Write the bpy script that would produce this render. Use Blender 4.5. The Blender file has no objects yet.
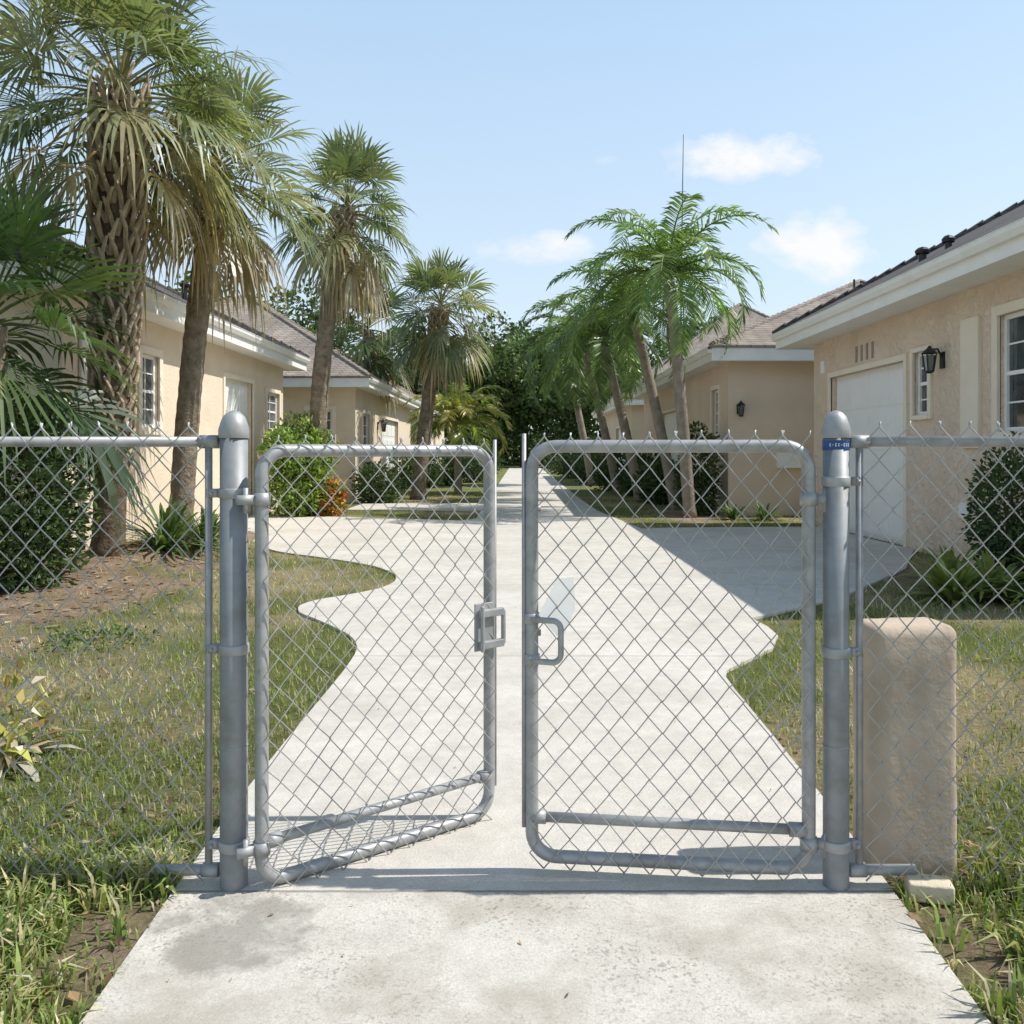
import bpy, bmesh, math, random
from mathutils import Vector, noise
random.seed(11)
R=math.radians
sc=bpy.context.scene
COL=sc.collection
H=1.5; F=850.0; CX=520.0; CY=452.0
Zv=Vector((0,0,1))
def at(px,py,Y): return Vector(((px-CX)/F*Y, Y, H-(py-CY)/F*Y))
U_=random.uniform

# ------------------------------------------------------------------ mesh builder
def wloc(o):
    v=Vector((0,0,0))
    while o is not None:
        v+=o.location; o=o.parent
    return v
class MB:
    def __init__(s): s.v=[];s.f=[];s.c=[];s.mi=[];s.col=(1,1,1);s.m=0
    def vert(s,p):
        s.v.append((p[0],p[1],p[2])); s.c.append(s.col); return len(s.v)-1
    def face(s,*i): s.f.append(i); s.mi.append(s.m)
    def poly(s,*pts): s.face(*[s.vert(p) for p in pts])
    def boxm(s,M,u0,u1,z0,z1,d0,d1):
        i=[s.vert(M(u,z,d)) for d in (d0,d1) for z in (z0,z1) for u in (u0,u1)]
        for q in ((0,1,3,2),(4,6,7,5),(0,4,5,1),(2,3,7,6),(0,2,6,4),(1,5,7,3)): s.face(*[i[k] for k in q])
    def box(s,x0,x1,y0,y1,z0,z1): s.boxm(lambda u,z,d:Vector((u,d,z)),x0,x1,z0,z1,y0,y1)
    def tube(s,pts,r,seg=8,ref=None,closed=False,cap=True):
        pts=[Vector(p) for p in pts]; n=len(pts)
        rr=list(r) if isinstance(r,(list,tuple)) else [r]*n
        if ref is None:
            d=(pts[-1]-pts[0])
            ref=Vector((1,0,0)) if abs(d.z)>0.75*d.length else Zv
        rings=[]
        for i in range(n):
            if closed: t=pts[(i+1)%n]-pts[i-1]
            else: t=pts[min(i+1,n-1)]-pts[max(i-1,0)]
            if t.length<1e-9: t=Vector((0,0,1))
            t.normalize()
            a=ref-t*ref.dot(t)
            if a.length<1e-4: a=t.orthogonal()
            a.normalize(); b=t.cross(a)
            rings.append([s.vert(pts[i]+(a*math.cos(k*2*math.pi/seg)+b*math.sin(k*2*math.pi/seg))*rr[i]) for k in range(seg)])
        for i in range(n if closed else n-1):
            A=rings[i];B=rings[(i+1)%n]
            for k in range(seg): s.face(A[k],A[(k+1)%seg],B[(k+1)%seg],B[k])
        if cap and not closed:
            s.face(*rings[0][::-1]); s.face(*rings[-1])
    def lathe(s,c,prof,seg=20):
        rings=[]
        for r,z in prof:
            rings.append([s.vert((c[0]+r*math.cos(k*2*math.pi/seg),c[1]+r*math.sin(k*2*math.pi/seg),c[2]+z)) for k in range(seg)])
        for A,B in zip(rings,rings[1:]):
            for k in range(seg): s.face(A[k],A[(k+1)%seg],B[(k+1)%seg],B[k])
        s.face(*rings[-1])
    def build(s,name,mats,parent=None,smooth=False,origin=None,bevel=0):
        me=bpy.data.meshes.new(name)
        off=wloc(parent) if parent is not None else Vector(origin or (0,0,0))
        me.from_pydata([(a-off.x,b-off.y,c-off.z) for a,b,c in s.v],[],s.f)
        if not isinstance(mats,(list,tuple)): mats=[mats]
        for m in mats: me.materials.append(m)
        if len(mats)>1: me.polygons.foreach_set('material_index',s.mi)
        ca=me.color_attributes.new('Col','FLOAT_COLOR','POINT')
        fl=[]
        for c in s.c: fl.extend((c[0],c[1],c[2],1.0))
        ca.data.foreach_set('color',fl)
        if smooth: me.polygons.foreach_set('use_smooth',[True]*len(me.polygons))
        me.update()
        o=bpy.data.objects.new(name,me); COL.objects.link(o)
        if parent is not None: o.parent=parent
        else: o.location=off
        if bevel:
            b=o.modifiers.new('Bevel','BEVEL'); b.width=bevel; b.segments=2; b.limit_method='ANGLE'
        return o
def tag(o,label,cat,group=None,kind=None):
    o['label']=label; o['category']=cat
    if group: o['group']=group
    if kind: o['kind']=kind
    return o
def thing(name,label,cat,loc,group=None):
    o=bpy.data.objects.new(name,None); COL.objects.link(o); o.location=loc; o.empty_display_size=.2
    return tag(o,label,cat,group)
def copy_tree(o,parent=None):
    c=o.copy(); COL.objects.link(c)
    if parent is not None: c.parent=parent
    for ch in list(o.children): copy_tree(ch,c)
    return c

# ------------------------------------------------------------------ materials
def newmat(name):
    m=bpy.data.materials.new(name); m.use_nodes=True
    nt=m.node_tree; nt.nodes.clear()
    out=nt.nodes.new('ShaderNodeOutputMaterial'); return m,nt,out
def nd(nt,t,**kw):
    n=nt.nodes.new(t)
    for k,v in kw.items(): setattr(n,k,v)
    return n
def noi(nt,vec,scale,detail=6,rough=.6):
    n=nd(nt,'ShaderNodeTexNoise'); n.inputs['Scale'].default_value=scale; n.inputs['Detail'].default_value=detail; n.inputs['Roughness'].default_value=rough
    if vec is not None: nt.links.new(vec,n.inputs['Vector'])
    return n.outputs['Fac']
def ramp(nt,fac,stops):
    r=nd(nt,'ShaderNodeValToRGB'); e=r.color_ramp.elements
    while len(e)<len(stops): e.new(.5)
    for k,(p,c) in enumerate(stops):
        e[k].position=p; e[k].color=(c[0],c[1],c[2],1) if isinstance(c,(tuple,list)) else (c,c,c,1)
    nt.links.new(fac,r.inputs['Fac']); return r.outputs['Color']
def mix(nt,a,b,fac,mode='MIX'):
    n=nd(nt,'ShaderNodeMix',data_type='RGBA',blend_type=mode)
    for s,v in ((n.inputs[0],fac),(n.inputs[6],a),(n.inputs[7],b)):
        if isinstance(v,(int,float)): s.default_value=v
        elif isinstance(v,(tuple,list)): s.default_value=(v[0],v[1],v[2],1)
        else: nt.links.new(v,s)
    return n.outputs[2]
def mth(nt,op,a,b=0.0,clamp=False):
    n=nd(nt,'ShaderNodeMath',operation=op,use_clamp=clamp)
    for s,v in ((n.inputs[0],a),(n.inputs[1],b)):
        if isinstance(v,(int,float)): s.default_value=v
        else: nt.links.new(v,s)
    return n.outputs[0]
def bump(nt,h,strength,dist=.02):
    b=nd(nt,'ShaderNodeBump'); b.inputs['Strength'].default_value=strength; b.inputs['Distance'].default_value=dist
    nt.links.new(h,b.inputs['Height']); return b.outputs['Normal']
def pm(name,c1,c2,scale=4,rough=.7,metal=0,bm=0,bs=40,bd=.01,spec=.5,dirt=None,sharp=False):
    m,nt,out=newmat(name); tc=nd(nt,'ShaderNodeTexCoord').outputs['Object']
    p=nd(nt,'ShaderNodeBsdfPrincipled')
    c=ramp(nt,noi(nt,tc,scale),[(.3,c1),(.7,c2)])
    if dirt:
        c=mix(nt,c,dirt[0],mth(nt,'MULTIPLY',ramp(nt,noi(nt,tc,dirt[1],8),[(.5,0.0),(.75,1.0)]),dirt[2]))
    nt.links.new(c,p.inputs['Base Color']); p.inputs['Roughness'].default_value=rough; p.inputs['Metallic'].default_value=metal
    p.inputs['Specular IOR Level'].default_value=spec
    if bm:
        h=noi(nt,tc,bs,4)
        if sharp: h=ramp(nt,h,[(.40,0.0),(.60,1.0)])
        nt.links.new(bump(nt,h,bm,bd),p.inputs['Normal'])
    nt.links.new(p.outputs[0],out.inputs[0]); return m
STEEL=pm('galvanized_steel',(.29,.297,.30),(.44,.44,.43),11,.52,.3,.2,60,.002,dirt=((.22,.195,.165),16,.7))
STEELD=pm('galvanized_post',(.20,.215,.225),(.32,.33,.335),7,.55,.25,.25,50,.002,dirt=((.18,.15,.115),9,.6))
WIRE=pm('galvanized_wire',(.36,.355,.345),(.50,.495,.48),20,.5,.3)
PLATE=pm('pale_plate',(.80,.79,.76),(.86,.85,.82),12,.5,0)
BLUE=pm('blue_sticker',(.012,.055,.19),(.02,.08,.26),30,.4)
WHITE=pm('white_paint',(.81,.80,.77),(.86,.85,.82),3,.5,dirt=((.64,.60,.54),2.5,.3))
WHITEM=pm('white_marks',(.8,.8,.8),(.85,.85,.85),3,.5)
GARAGE=pm('garage_white',(.82,.81,.78),(.86,.85,.83),2,.5,dirt=((.66,.63,.57),3,.25))
STR=pm('stucco_tan',(.68,.54,.415),(.75,.615,.485),1.4,.9,0,.6,6,.05,.2,dirt=((.57,.445,.335),1.2,.45),sharp=True)
STR2=pm('stucco_tan_smooth',(.67,.525,.405),(.73,.595,.46),1.2,.9,0,.3,22,.02,.2,dirt=((.58,.455,.345),1.0,.35))
STL=pm('stucco_cream',(.68,.56,.42),(.76,.64,.495),1.6,.9,0,.45,14,.03,.2,dirt=((.58,.47,.35),1.2,.4))
TRIM=pm('stucco_trim',(.76,.66,.53),(.81,.72,.59),3,.9,0,.3,25,.02,.2)
STP=pm('pillar_stucco',(.46,.365,.28),(.56,.46,.36),4,.95,0,.4,35,.01,.15,dirt=((.30,.24,.18),3,.75))
BRK=pm('pale_brick',(.56,.47,.33),(.68,.59,.44),14,.95,0,.4,60,.01)
DARKM=pm('black_metal',(.015,.015,.016),(.03,.03,.03),10,.4,.2)
TRUNK=pm('palm_trunk',(.14,.108,.075),(.32,.265,.195),7,.95,0,.9,16,.05,.1)
TRUNKD=pm('booted_trunk',(.085,.062,.042),(.19,.145,.10),9,.95,0,.9,16,.05,.1)
TRUNK2=pm('smooth_trunk',(.22,.18,.14),(.36,.31,.25),6,.95,0,.5,22,.03,.1)
BOOT=pm('leaf_boots',(.25,.185,.125),(.50,.41,.30),7,.95,0,.4,25,.03,.1)
BARK=pm('bark',(.06,.045,.03),(.12,.09,.065),8,.95,0,.6,25,.03,.1)
def roofmat(name,c1,c2):
    m,nt,out=newmat(name); tc=nd(nt,'ShaderNodeTexCoord').outputs['Object']
    s=nd(nt,'ShaderNodeSeparateXYZ'); nt.links.new(tc,s.inputs[0])
    cb=nd(nt,'ShaderNodeCombineXYZ'); nt.links.new(mth(nt,'ADD',s.outputs[0],s.outputs[1]),cb.inputs[0]); nt.links.new(mth(nt,'MULTIPLY',s.outputs[2],2.0),cb.inputs[1])
    b=nd(nt,'ShaderNodeTexBrick'); nt.links.new(cb.outputs[0],b.inputs['Vector'])
    b.inputs['Scale'].default_value=1; b.inputs['Brick Width'].default_value=.32; b.inputs['Row Height'].default_value=.15; b.inputs['Mortar Size'].default_value=.012
    b.inputs['Color1'].default_value=(*c1,1); b.inputs['Color2'].default_value=(*c2,1); b.inputs['Mortar'].default_value=(c1[0]*.4,c1[1]*.4,c1[2]*.4,1)
    c=mix(nt,b.outputs['Color'],ramp(nt,noi(nt,tc,.8),[(.3,.7),(.7,1.25)]),1.0,'MULTIPLY')
    c=mix(nt,c,ramp(nt,noi(nt,tc,35),[(.3,.75),(.7,1.2)]),1.0,'MULTIPLY')
    p=nd(nt,'ShaderNodeBsdfPrincipled'); p.inputs['Roughness'].default_value=.95; nt.links.new(c,p.inputs['Base Color'])
    nt.links.new(bump(nt,b.outputs['Fac'],.5,-.01),p.inputs['Normal'])
    nt.links.new(p.outputs[0],out.inputs[0]); return m
ROOFD=roofmat('dark_shingles',(.085,.075,.07),(.12,.105,.095))
ROOFB=roofmat('brown_shingles',(.27,.225,.19),(.35,.295,.25))
def glassmat():
    m,nt,out=newmat('window_glass'); p=nd(nt,'ShaderNodeBsdfPrincipled'); tc=nd(nt,'ShaderNodeTexCoord').outputs['Object']
    nt.links.new(ramp(nt,noi(nt,tc,1.3),[(.35,(.03,.04,.045)),(.7,(.16,.18,.19))]),p.inputs['Base Color'])
    p.inputs['Roughness'].default_value=.06; p.inputs['Specular IOR Level'].default_value=.8
    nt.links.new(p.outputs[0],out.inputs[0]); return m
GLASS=glassmat()
def foliage(name,trans=.3,rough=.5,spec=.35,nscale=3.0):
    m,nt,out=newmat(name); a=nd(nt,'ShaderNodeAttribute',attribute_name='Col').outputs['Color']
    tc=nd(nt,'ShaderNodeTexCoord').outputs['Object']
    c=mix(nt,a,ramp(nt,noi(nt,tc,nscale,4),[(.25,.65),(.75,1.3)]),1.0,'MULTIPLY')
    p=nd(nt,'ShaderNodeBsdfPrincipled'); p.inputs['Roughness'].default_value=rough; p.inputs['Specular IOR Level'].default_value=spec
    t=nd(nt,'ShaderNodeBsdfTranslucent'); nt.links.new(c,p.inputs['Base Color'])
    nt.links.new(mix(nt,c,(1.3,1.35,.75),1.0,'MULTIPLY'),t.inputs['Color'])
    ms=nd(nt,'ShaderNodeMixShader'); ms.inputs[0].default_value=trans
    nt.links.new(p.outputs[0],ms.inputs[1]); nt.links.new(t.outputs[0],ms.inputs[2]); nt.links.new(ms.outputs[0],out.inputs[0]); return m
FOL=foliage('palm_leaves',.38,.38,.6); LEAF=foliage('shrub_leaves',.27,.5,.4); GRASSM=foliage('grass_blades',.33,.6,.25,1.2)
def groundmat():
    m,nt,out=newmat('lawn_soil'); a=nd(nt,'ShaderNodeAttribute',attribute_name='Col').outputs['Color']
    tc=nd(nt,'ShaderNodeTexCoord').outputs['Object']
    c=mix(nt,a,ramp(nt,noi(nt,tc,30,8,.75),[(.3,.5),(.7,1.5)]),1.0,'MULTIPLY')
    c=mix(nt,c,ramp(nt,noi(nt,tc,2.2,6),[(.3,.8),(.7,1.2)]),1.0,'MULTIPLY')
    p=nd(nt,'ShaderNodeBsdfPrincipled'); p.inputs['Roughness'].default_value=1; p.inputs['Specular IOR Level'].default_value=.1
    nt.links.new(c,p.inputs['Base Color']); nt.links.new(bump(nt,noi(nt,tc,45,8,.8),.9,.04),p.inputs['Normal'])
    nt.links.new(p.outputs[0],out.inputs[0]); return m
GROUND=groundmat()
def concrete():
    m,nt,out=newmat('concrete'); tc=nd(nt,'ShaderNodeTexCoord').outputs['Object']
    s=nd(nt,'ShaderNodeSeparateXYZ'); nt.links.new(tc,s.inputs[0])
    c=ramp(nt,noi(nt,tc,.9,8,.65),[(.3,(.575,.53,.465)),(.7,(.685,.64,.57))])
    c=mix(nt,c,ramp(nt,noi(nt,tc,9,8,.75),[(.3,.86),(.65,1.06)]),1.0,'MULTIPLY')
    c=mix(nt,c,ramp(nt,noi(nt,tc,130,3,.7),[(.32,.80),(.6,1.05)]),1.0,'MULTIPLY')
    near=mth(nt,'LESS_THAN',s.outputs[1],2.86)
    st=mth(nt,'MULTIPLY',ramp(nt,noi(nt,tc,1.7,7,.62),[(.47,0.0),(.60,1.0)]),mth(nt,'ADD',mth(nt,'MULTIPLY',near,.40),.14))
    c=mix(nt,c,(.33,.285,.225),st)
    tr=mth(nt,'MULTIPLY',ramp(nt,noi(nt,tc,.55,5,.6),[(.5,0.0),(.72,1.0)]),.25)
    c=mix(nt,c,(.40,.36,.31),tr)
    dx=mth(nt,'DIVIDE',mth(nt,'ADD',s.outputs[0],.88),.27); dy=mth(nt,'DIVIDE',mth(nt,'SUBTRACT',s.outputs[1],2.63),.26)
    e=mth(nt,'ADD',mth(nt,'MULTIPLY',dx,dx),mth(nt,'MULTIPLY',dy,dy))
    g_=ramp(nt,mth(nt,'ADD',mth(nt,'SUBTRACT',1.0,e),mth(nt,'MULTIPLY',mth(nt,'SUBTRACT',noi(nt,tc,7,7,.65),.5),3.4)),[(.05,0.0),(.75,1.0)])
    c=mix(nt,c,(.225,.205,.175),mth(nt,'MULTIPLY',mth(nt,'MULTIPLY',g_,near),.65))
    pat=ramp(nt,noi(nt,tc,2.3,4,.5),[(.42,0.15),(.62,1.0)])
    sp=mth(nt,'MULTIPLY',ramp(nt,noi(nt,tc,75,2,.5),[(.56,0.0),(.64,1.0)]),mth(nt,'MULTIPLY',pat,mth(nt,'ADD',mth(nt,'MULTIPLY',near,.6),.10)))
    c=mix(nt,c,(.28,.245,.20),sp)
    md=mth(nt,'MODULO',mth(nt,'ADD',s.outputs[1],5.39),3.3)
    wob=mth(nt,'MULTIPLY',mth(nt,'SUBTRACT',noi(nt,tc,7,4),.5),.012)
    j=mth(nt,'LESS_THAN',mth(nt,'ABSOLUTE',mth(nt,'SUBTRACT',mth(nt,'ADD',md,wob),1.65)),.007)
    c=mix(nt,c,(.22,.2,.17),mth(nt,'MULTIPLY',j,.75))
    p=nd(nt,'ShaderNodeBsdfPrincipled'); p.inputs['Roughness'].default_value=.92; p.inputs['Specular IOR Level'].default_value=.25
    nt.links.new(c,p.inputs['Base Color']); nt.links.new(bump(nt,noi(nt,tc,90,6,.8),.4,.012),p.inputs['Normal'])
    nt.links.new(p.outputs[0],out.inputs[0]); return m
CONC=concrete()

# ------------------------------------------------------------------ setting: ground, driveway
DRIVE=[(-1.16,-4),(-1.14,2.23),(-1.17,2.9),(-1.2,3.7),(-1.2,4.6),(-1.19,5.8),(-1.22,6.45),(-1.38,6.9),(-1.78,7.5),(-2.05,7.85),(-2.14,8.2),(-2.05,8.5),(-1.8,8.8),(-1.52,9.2),(-1.42,9.7),(-1.5,10.3),(-1.85,11.0),(-2.5,11.7),(-3.7,12.7),(-6.25,17.6),(-6.25,20.1),(-4.4,19.5),(-1.3,18.4),(-.98,18.9),(-.98,21.6),(-4.5,21.8),(-4.5,24.4),(-1.0,24.6),(-1.0,80),
 (1.9,80),(1.9,27),(1.95,21.5),(2.1,19.5),(2.35,16.4),(2.9,16.6),(5.98,16.9),(5.98,12.9),(4.9,10.8),(3.3,8.7),(2.35,7.8),(2.06,7.58),(2.1,7.2),(2.08,6.85),(1.9,6.4),(1.6,6.02),(1.4,5.76),(1.355,5.6),(1.34,5.3),(1.32,4.4),(1.30,3.66),(1.26,2.9),(1.22,2.23),(1.2,-4)]
def inpoly(x,y,P=DRIVE):
    r=False; j=len(P)-1
    for i in range(len(P)):
        xi,yi=P[i];xj,yj=P[j]
        if (yi>y)!=(yj>y) and x<(xj-xi)*(y-yi)/(yj-yi)+xi: r=not r
        j=i
    return r
def fb(x,y,s): return noise.fractal(Vector((x*s,y*s,3.1)),.9,2.0,5)
def sm(x): x=max(0,min(1,x)); return x*x*(3-2*x)
def hgt(x,y):
    return .2*math.exp(-((x+5.5)/.8)**2-((y-12.3)/2.6)**2)
def mulch(x,y):
    n=fb(x,y,1.1)*.8; n2=fb(x,y,4)*.6
    a=.95-((x+5.0)/1.7)**2-((y-9.3)/3.7)**2+n
    b=1.0-((x+5.4)/1.0)**2-((y-14)/4.)**2+n
    c=1.0-((x-5.2)/1.1)**2-((y-9.6)/2.4)**2+n*.6
    d=1.0-((x-3.8)/.9)**2-((y-20)/3.)**2+n
    e=1.05-((x+1.28)/.18)**2-((y-2.58)/.42)**2+n2
    f=1.0-((x-1.36)/.13)**2-((y-2.55)/.4)**2+n2
    g=.75-((x-1.4)/.3)**2-((y-3.0)/.12)**2+n2*.6
    return sm(max(a,b,c,d,e,f,g)*1.35)
def dry(x,y): 
    v=sm((fb(x,y,.55)+.2)*1.5)
    if y<6 and x<0: v=max(0,v-.1)
    return v
def gcol(x,y):
    g=Vector((.165,.175,.062)); d=Vector((.36,.29,.17)); m=Vector((.28,.195,.13)).lerp(Vector((.38,.29,.20)),sm(fb(x,y,2)+.5))
    c=g.lerp(d,dry(x,y)*.9)
    return c.lerp(m,mulch(x,y))
xs=[-400,-150,-60,-30,-18,-12]+[-9+.16*i for i in range(113)]+[12,18,30,60,150,400]
ys=[-60,-20,-8,-2]+[.8+.16*i for i in range(170)]+[30,36,44,56,75,110,200,420,900]
g=MB()
for y in ys:
    for x in xs:
        near=abs(x)<9.2 and .7<y<28.1
        g.col=tuple(gcol(x,y)) if near else (.18,.19,.07)
        g.vert((x,y,hgt(x,y) if near else 0))
nx=len(xs)
for j in range(len(ys)-1):
    for i in range(nx-1): g.face(j*nx+i,j*nx+i+1,(j+1)*nx+i+1,(j+1)*nx+i)
o=g.build('ground',GROUND,smooth=True); tag(o,'lawn and bare soil on both sides of the driveway','ground',kind='structure')
def smoothpoly(P):
    out=[]
    n=len(P)
    for i in range(n):
        a=Vector(P[i-1]);b=Vector(P[i]);c=Vector(P[(i+1)%n])
        if b.x<0 and 4<b.y<12.9 and (b-a).length<3.5 and (c-b).length<6:
            d1=min(.45,(b-a).length*.35);d2=min(.45,(c-b).length*.35)
            p1=b+(a-b).normalized()*d1;p2=b+(c-b).normalized()*d2
            for t in (0,.5,1): out.append(tuple((1-t)**2*p1+2*t*(1-t)*b+t*t*p2))
        else: out.append(P[i])
    return out
DP=smoothpoly(DRIVE)
bm_=bmesh.new()
vs=[bm_.verts.new((x,y,.022)) for x,y in DP]; f=bm_.faces.new(vs)
bmesh.ops.triangulate(bm_,faces=[f])
n=len(vs); vb=[bm_.verts.new((x,y,-.05)) for x,y in DP]
for i in range(n): bm_.faces.new((vs[i],vs[(i+1)%n],vb[(i+1)%n],vb[i]))
me=bpy.data.meshes.new('driveway'); bm_.to_mesh(me); bm_.free(); me.materials.append(CONC)
o=bpy.data.objects.new('driveway',me); COL.objects.link(o); tag(o,'pale concrete driveway running from the gate between the houses','driveway',kind='structure')

# ------------------------------------------------------------------ grass
def jit(c,a=.25):
    k=1+U_(-a,a); return (c[0]*k*U_(.9,1.1),c[1]*k,c[2]*k*U_(.85,1.15))
GR=[(.20,.265,.07),(.26,.315,.09),(.34,.355,.125),(.15,.215,.055)]; ST=[(.54,.47,.29),(.47,.40,.235),(.60,.53,.36)]
gm=MB()
def blade(x,y,z,L,w,lean,az,c,two):
    gm.col=c
    dx,dy=math.cos(az),math.sin(az); px,py=-dy*w/2,dx*w/2
    tip=(x+dx*L*lean,y+dy*L*lean,z+L*math.sqrt(max(.05,1-lean*lean)))
    a=gm.vert((x-px,y-py,z-.005)); b=gm.vert((x+px,y+py,z-.005))
    if two:
        mx,my,mz=x+dx*L*lean*.35,y+dy*L*lean*.35,z+L*.62*math.sqrt(max(.05,1-lean*lean*.4))
        c1=gm.vert((mx+px*.8,my+py*.8,mz)); c2=gm.vert((mx-px*.8,my-py*.8,mz)); t=gm.vert(tip)
        gm.face(a,b,c1,c2); gm.face(c2,c1,t)
    else:
        gm.face(a,b,gm.vert(tip))
for k in range(150000):
    Y=2.1*math.exp(random.random()*math.log(30/2.1))
    X=U_(-.66*Y-.5,.64*Y+.5)
    if abs(X)<1.14 and Y<5: continue
    if abs(X)>7.5 : continue
    if inpoly(X,Y): continue
    mu=mulch(X,Y) if Y<28 else 0
    if random.random()<mu*.92: continue
    d=dry(X,Y)
    if random.random()<d*.5+.05: continue
    near=Y<3.6
    c=jit(random.choice(ST)) if random.random()<.16+.45*d else jit(random.choice(GR))
    s=min(1+.07*Y,2.0)
    if near and Y<3.05: L=U_(.03,.08);w=U_(.005,.010)
    elif Y<5: L=U_(.025,.06);w=U_(.004,.008)
    else: L=U_(.025,.055)*s;w=U_(.004,.008)*s
    blade(X,Y,hgt(X,Y),L,w,U_(.2,.95),U_(0,6.283),c,Y<5)
for k in range(560):
    sd=random.choice((-1,-1,1))
    if k%3==0: Y=U_(2.85,3.05); X=sd*U_(1.2,2.6)
    else: Y=U_(2.12,2.95); X=sd*(U_(1.25,2.2))
    if inpoly(X,Y) or (1.15<X<1.62 and 2.6<Y<3.2) : continue
    if random.random()<mulch(X,Y)*.8: continue
    big=random.random()<.6; base_=random.choice(GR)
    for q in range(random.randint(6,14)):
        c=jit(base_) if random.random()<.75 else jit(random.choice(ST))
        blade(X+U_(-.035,.035),Y+U_(-.035,.035),0,U_(.06,.165),U_(.010,.017) if big else U_(.006,.011),U_(.35,.98),U_(0,6.283),c,True)
o=gm.build('grass',GRASSM); tag(o,'short patchy lawn grass with longer tufts along the fence','grass',kind='stuff')
lm=MB()
for k in range(1800):
    if k<60: X,Y=U_(-1.0,1.1),U_(2.3,3.3)
    elif k<210: X,Y=random.choice((-1,-1,1))*U_(1.15,1.9),U_(2.2,3.6)
    elif k<520: Y=U_(3,12); X=U_(-.62*Y,.6*Y)
    else:
        Y=U_(6,13); X=U_(-6.2,-3.0)
        if random.random()>mulch(X,Y)+.1: continue
    lm.col=jit(random.choice([(.26,.15,.08),(.36,.25,.14),(.46,.35,.22),(.17,.11,.07)]))
    on=inpoly(X,Y)
    if on and random.random()<.6: continue
    s=U_(.005,.011) if on else U_(.015,.035); z=(.024 if on else .02+hgt(X,Y)); a=U_(0,6.28)
    if k>520: s*=U_(1,2.4); lm.col=jit(random.choice([(.40,.29,.18),(.52,.42,.29),(.33,.22,.13),(.24,.16,.10)]))
    ca,sa=math.cos(a),math.sin(a)
    lm.poly((X-ca*s,Y-sa*s,z),(X+sa*s*.45,Y-ca*s*.45,z+U_(0,.01)),(X+ca*s,Y+sa*s,z+U_(0,.012)),(X-sa*s*.45,Y+ca*s*.45,z+.003))
tag(lm.build('leaf_litter',LEAF),'dry brown leaves scattered over the lawn and concrete','fallen leaves',kind='stuff')

# ------------------------------------------------------------------ chain link parts
def fabric(mb,P,s0,s1,z0,z1,w=.092,hh=.106,r=.0028,d=.032,tips=True,nrm=None,warp=.007):
    nw=int(round((s1-s0)/(w/2))); half=(s1-s0)/nw; nk=int(round((z1-z0)/(hh/2))); hk=(z1-z0)/nk
    for i in range(nw):
        pts=[]
        for k in range(nk+1):
            odd=(k+i)%2
            s=s0+(i+odd)*half; z=z0+k*hk
            dd=d+(.003 if odd else -.003)+warp*math.sin(s*5.1+z*3.3)
            pts.append(P(s+U_(-.0025,.0025)+.004*math.sin(z*4+s*7),z+U_(-.0025,.0025)+.004*math.sin(s*6.3),dd))
        if tips:
            ps=pts[-1]; q=ps+(P(0,z1+.014,0)-P(0,z1,0))
            pts.append(q+(ps-pts[-2])*U_(-.03,.06))
        mb.tube(pts,r,5,ref=nrm,cap=True)
def ring(mb,c,r,h,seg=20): mb.lathe((c[0],c[1],c[2]-h/2),[(r*.96,0),(r,.004),(r,h-.004),(r*.96,h)],seg)
def post(label,x,y,r,h):
    t=thing('gate_post',label,'gate post',(x,y,0),'gate posts')
    m=MB(); m.lathe((x,y,-.1),[(r,0),(r,.1),(r,h*.5),(r,h+.1)],28); m.build('post_tube',STEELD,t,True)
    m=MB(); m.lathe((x,y,h),[(r+.004,-.028),(r+.005,-.024),(r+.005,0),(r*.98,.022),(r*.8,.045),(r*.48,.06),(r*.15,.066),(.001,.067)],28); m.build('post_cap',STEEL,t,True)
    m=MB(); ring(m,(x,y,.5),r+.002,.012); m.build('weld_ring',STEELD,t,True)
    return t
PLX,PRX,PY=-.976,1.078,2.9
pl=post('thick galvanized gate post with domed cap, left of the open gate',PLX,PY,.046,1.575)
pr=post('thick galvanized gate post with domed cap and blue sticker, right of the gate',PRX,PY,.043,1.575)
def bandset(t,x,y,r,zs,dirx):
    for z in zs:
        m=MB(); ring(m,(x,y,z),r+.005,.034)
        xa,xb=sorted((x+dirx*(r+.002),x+dirx*(r+.045)))
        m.box(xa,xb,y-.012,y+.008,z-.015,z+.015)
        m.tube([(x+dirx*(r+.025),y-.03,z),(x+dirx*(r+.025),y+.024,z)],.007,6)
        m.build('band',STEEL,t,True)
bandset(pl,PLX,PY,.046,(1.36,.83,.165),-1)
bandset(pr,PRX,PY,.043,(1.40,.82,.165),1)
m=MB(); seg=28; r=.0445
for k in range(seg):
    a0,a1=R(160+220*k/seg),R(160+220*(k+1)/seg)
    m.poly(*[(PRX+r*math.cos(a),PY+r*math.sin(a),z) for a,z in ((a0,1.508),(a1,1.508),(a1,1.540),(a0,1.540))])
stk=m.build('sticker',BLUE,pr,True); stk['label']='dark blue sticker with tiny white lettering'
m=MB(); r=.0453
for k,(w,h) in enumerate([(.005,.009),(.003,.004),(.005,.010),(.005,.009),(.003,.004),(.006,.010),(.005,.009),(.006,.010)]):
    a=R(226+12*k); tx,ty=-math.sin(a),math.cos(a); cx_,cy_=PRX+r*math.cos(a),PY+r*math.sin(a)
    zc=1.524
    for (u0,u1,v0,v1) in ((-.5,-.2,-.5,.5),(-.2,.5,.26,.5),(-.2,.5,-.5,-.26)):
        m.poly(*[(cx_+tx*u*w,cy_+ty*u*w,zc+v*h) for u,v in ((u0,v0),(u1,v0),(u1,v1),(u0,v1))])
m.build('white_lettering',WHITEM,stk)

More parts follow.
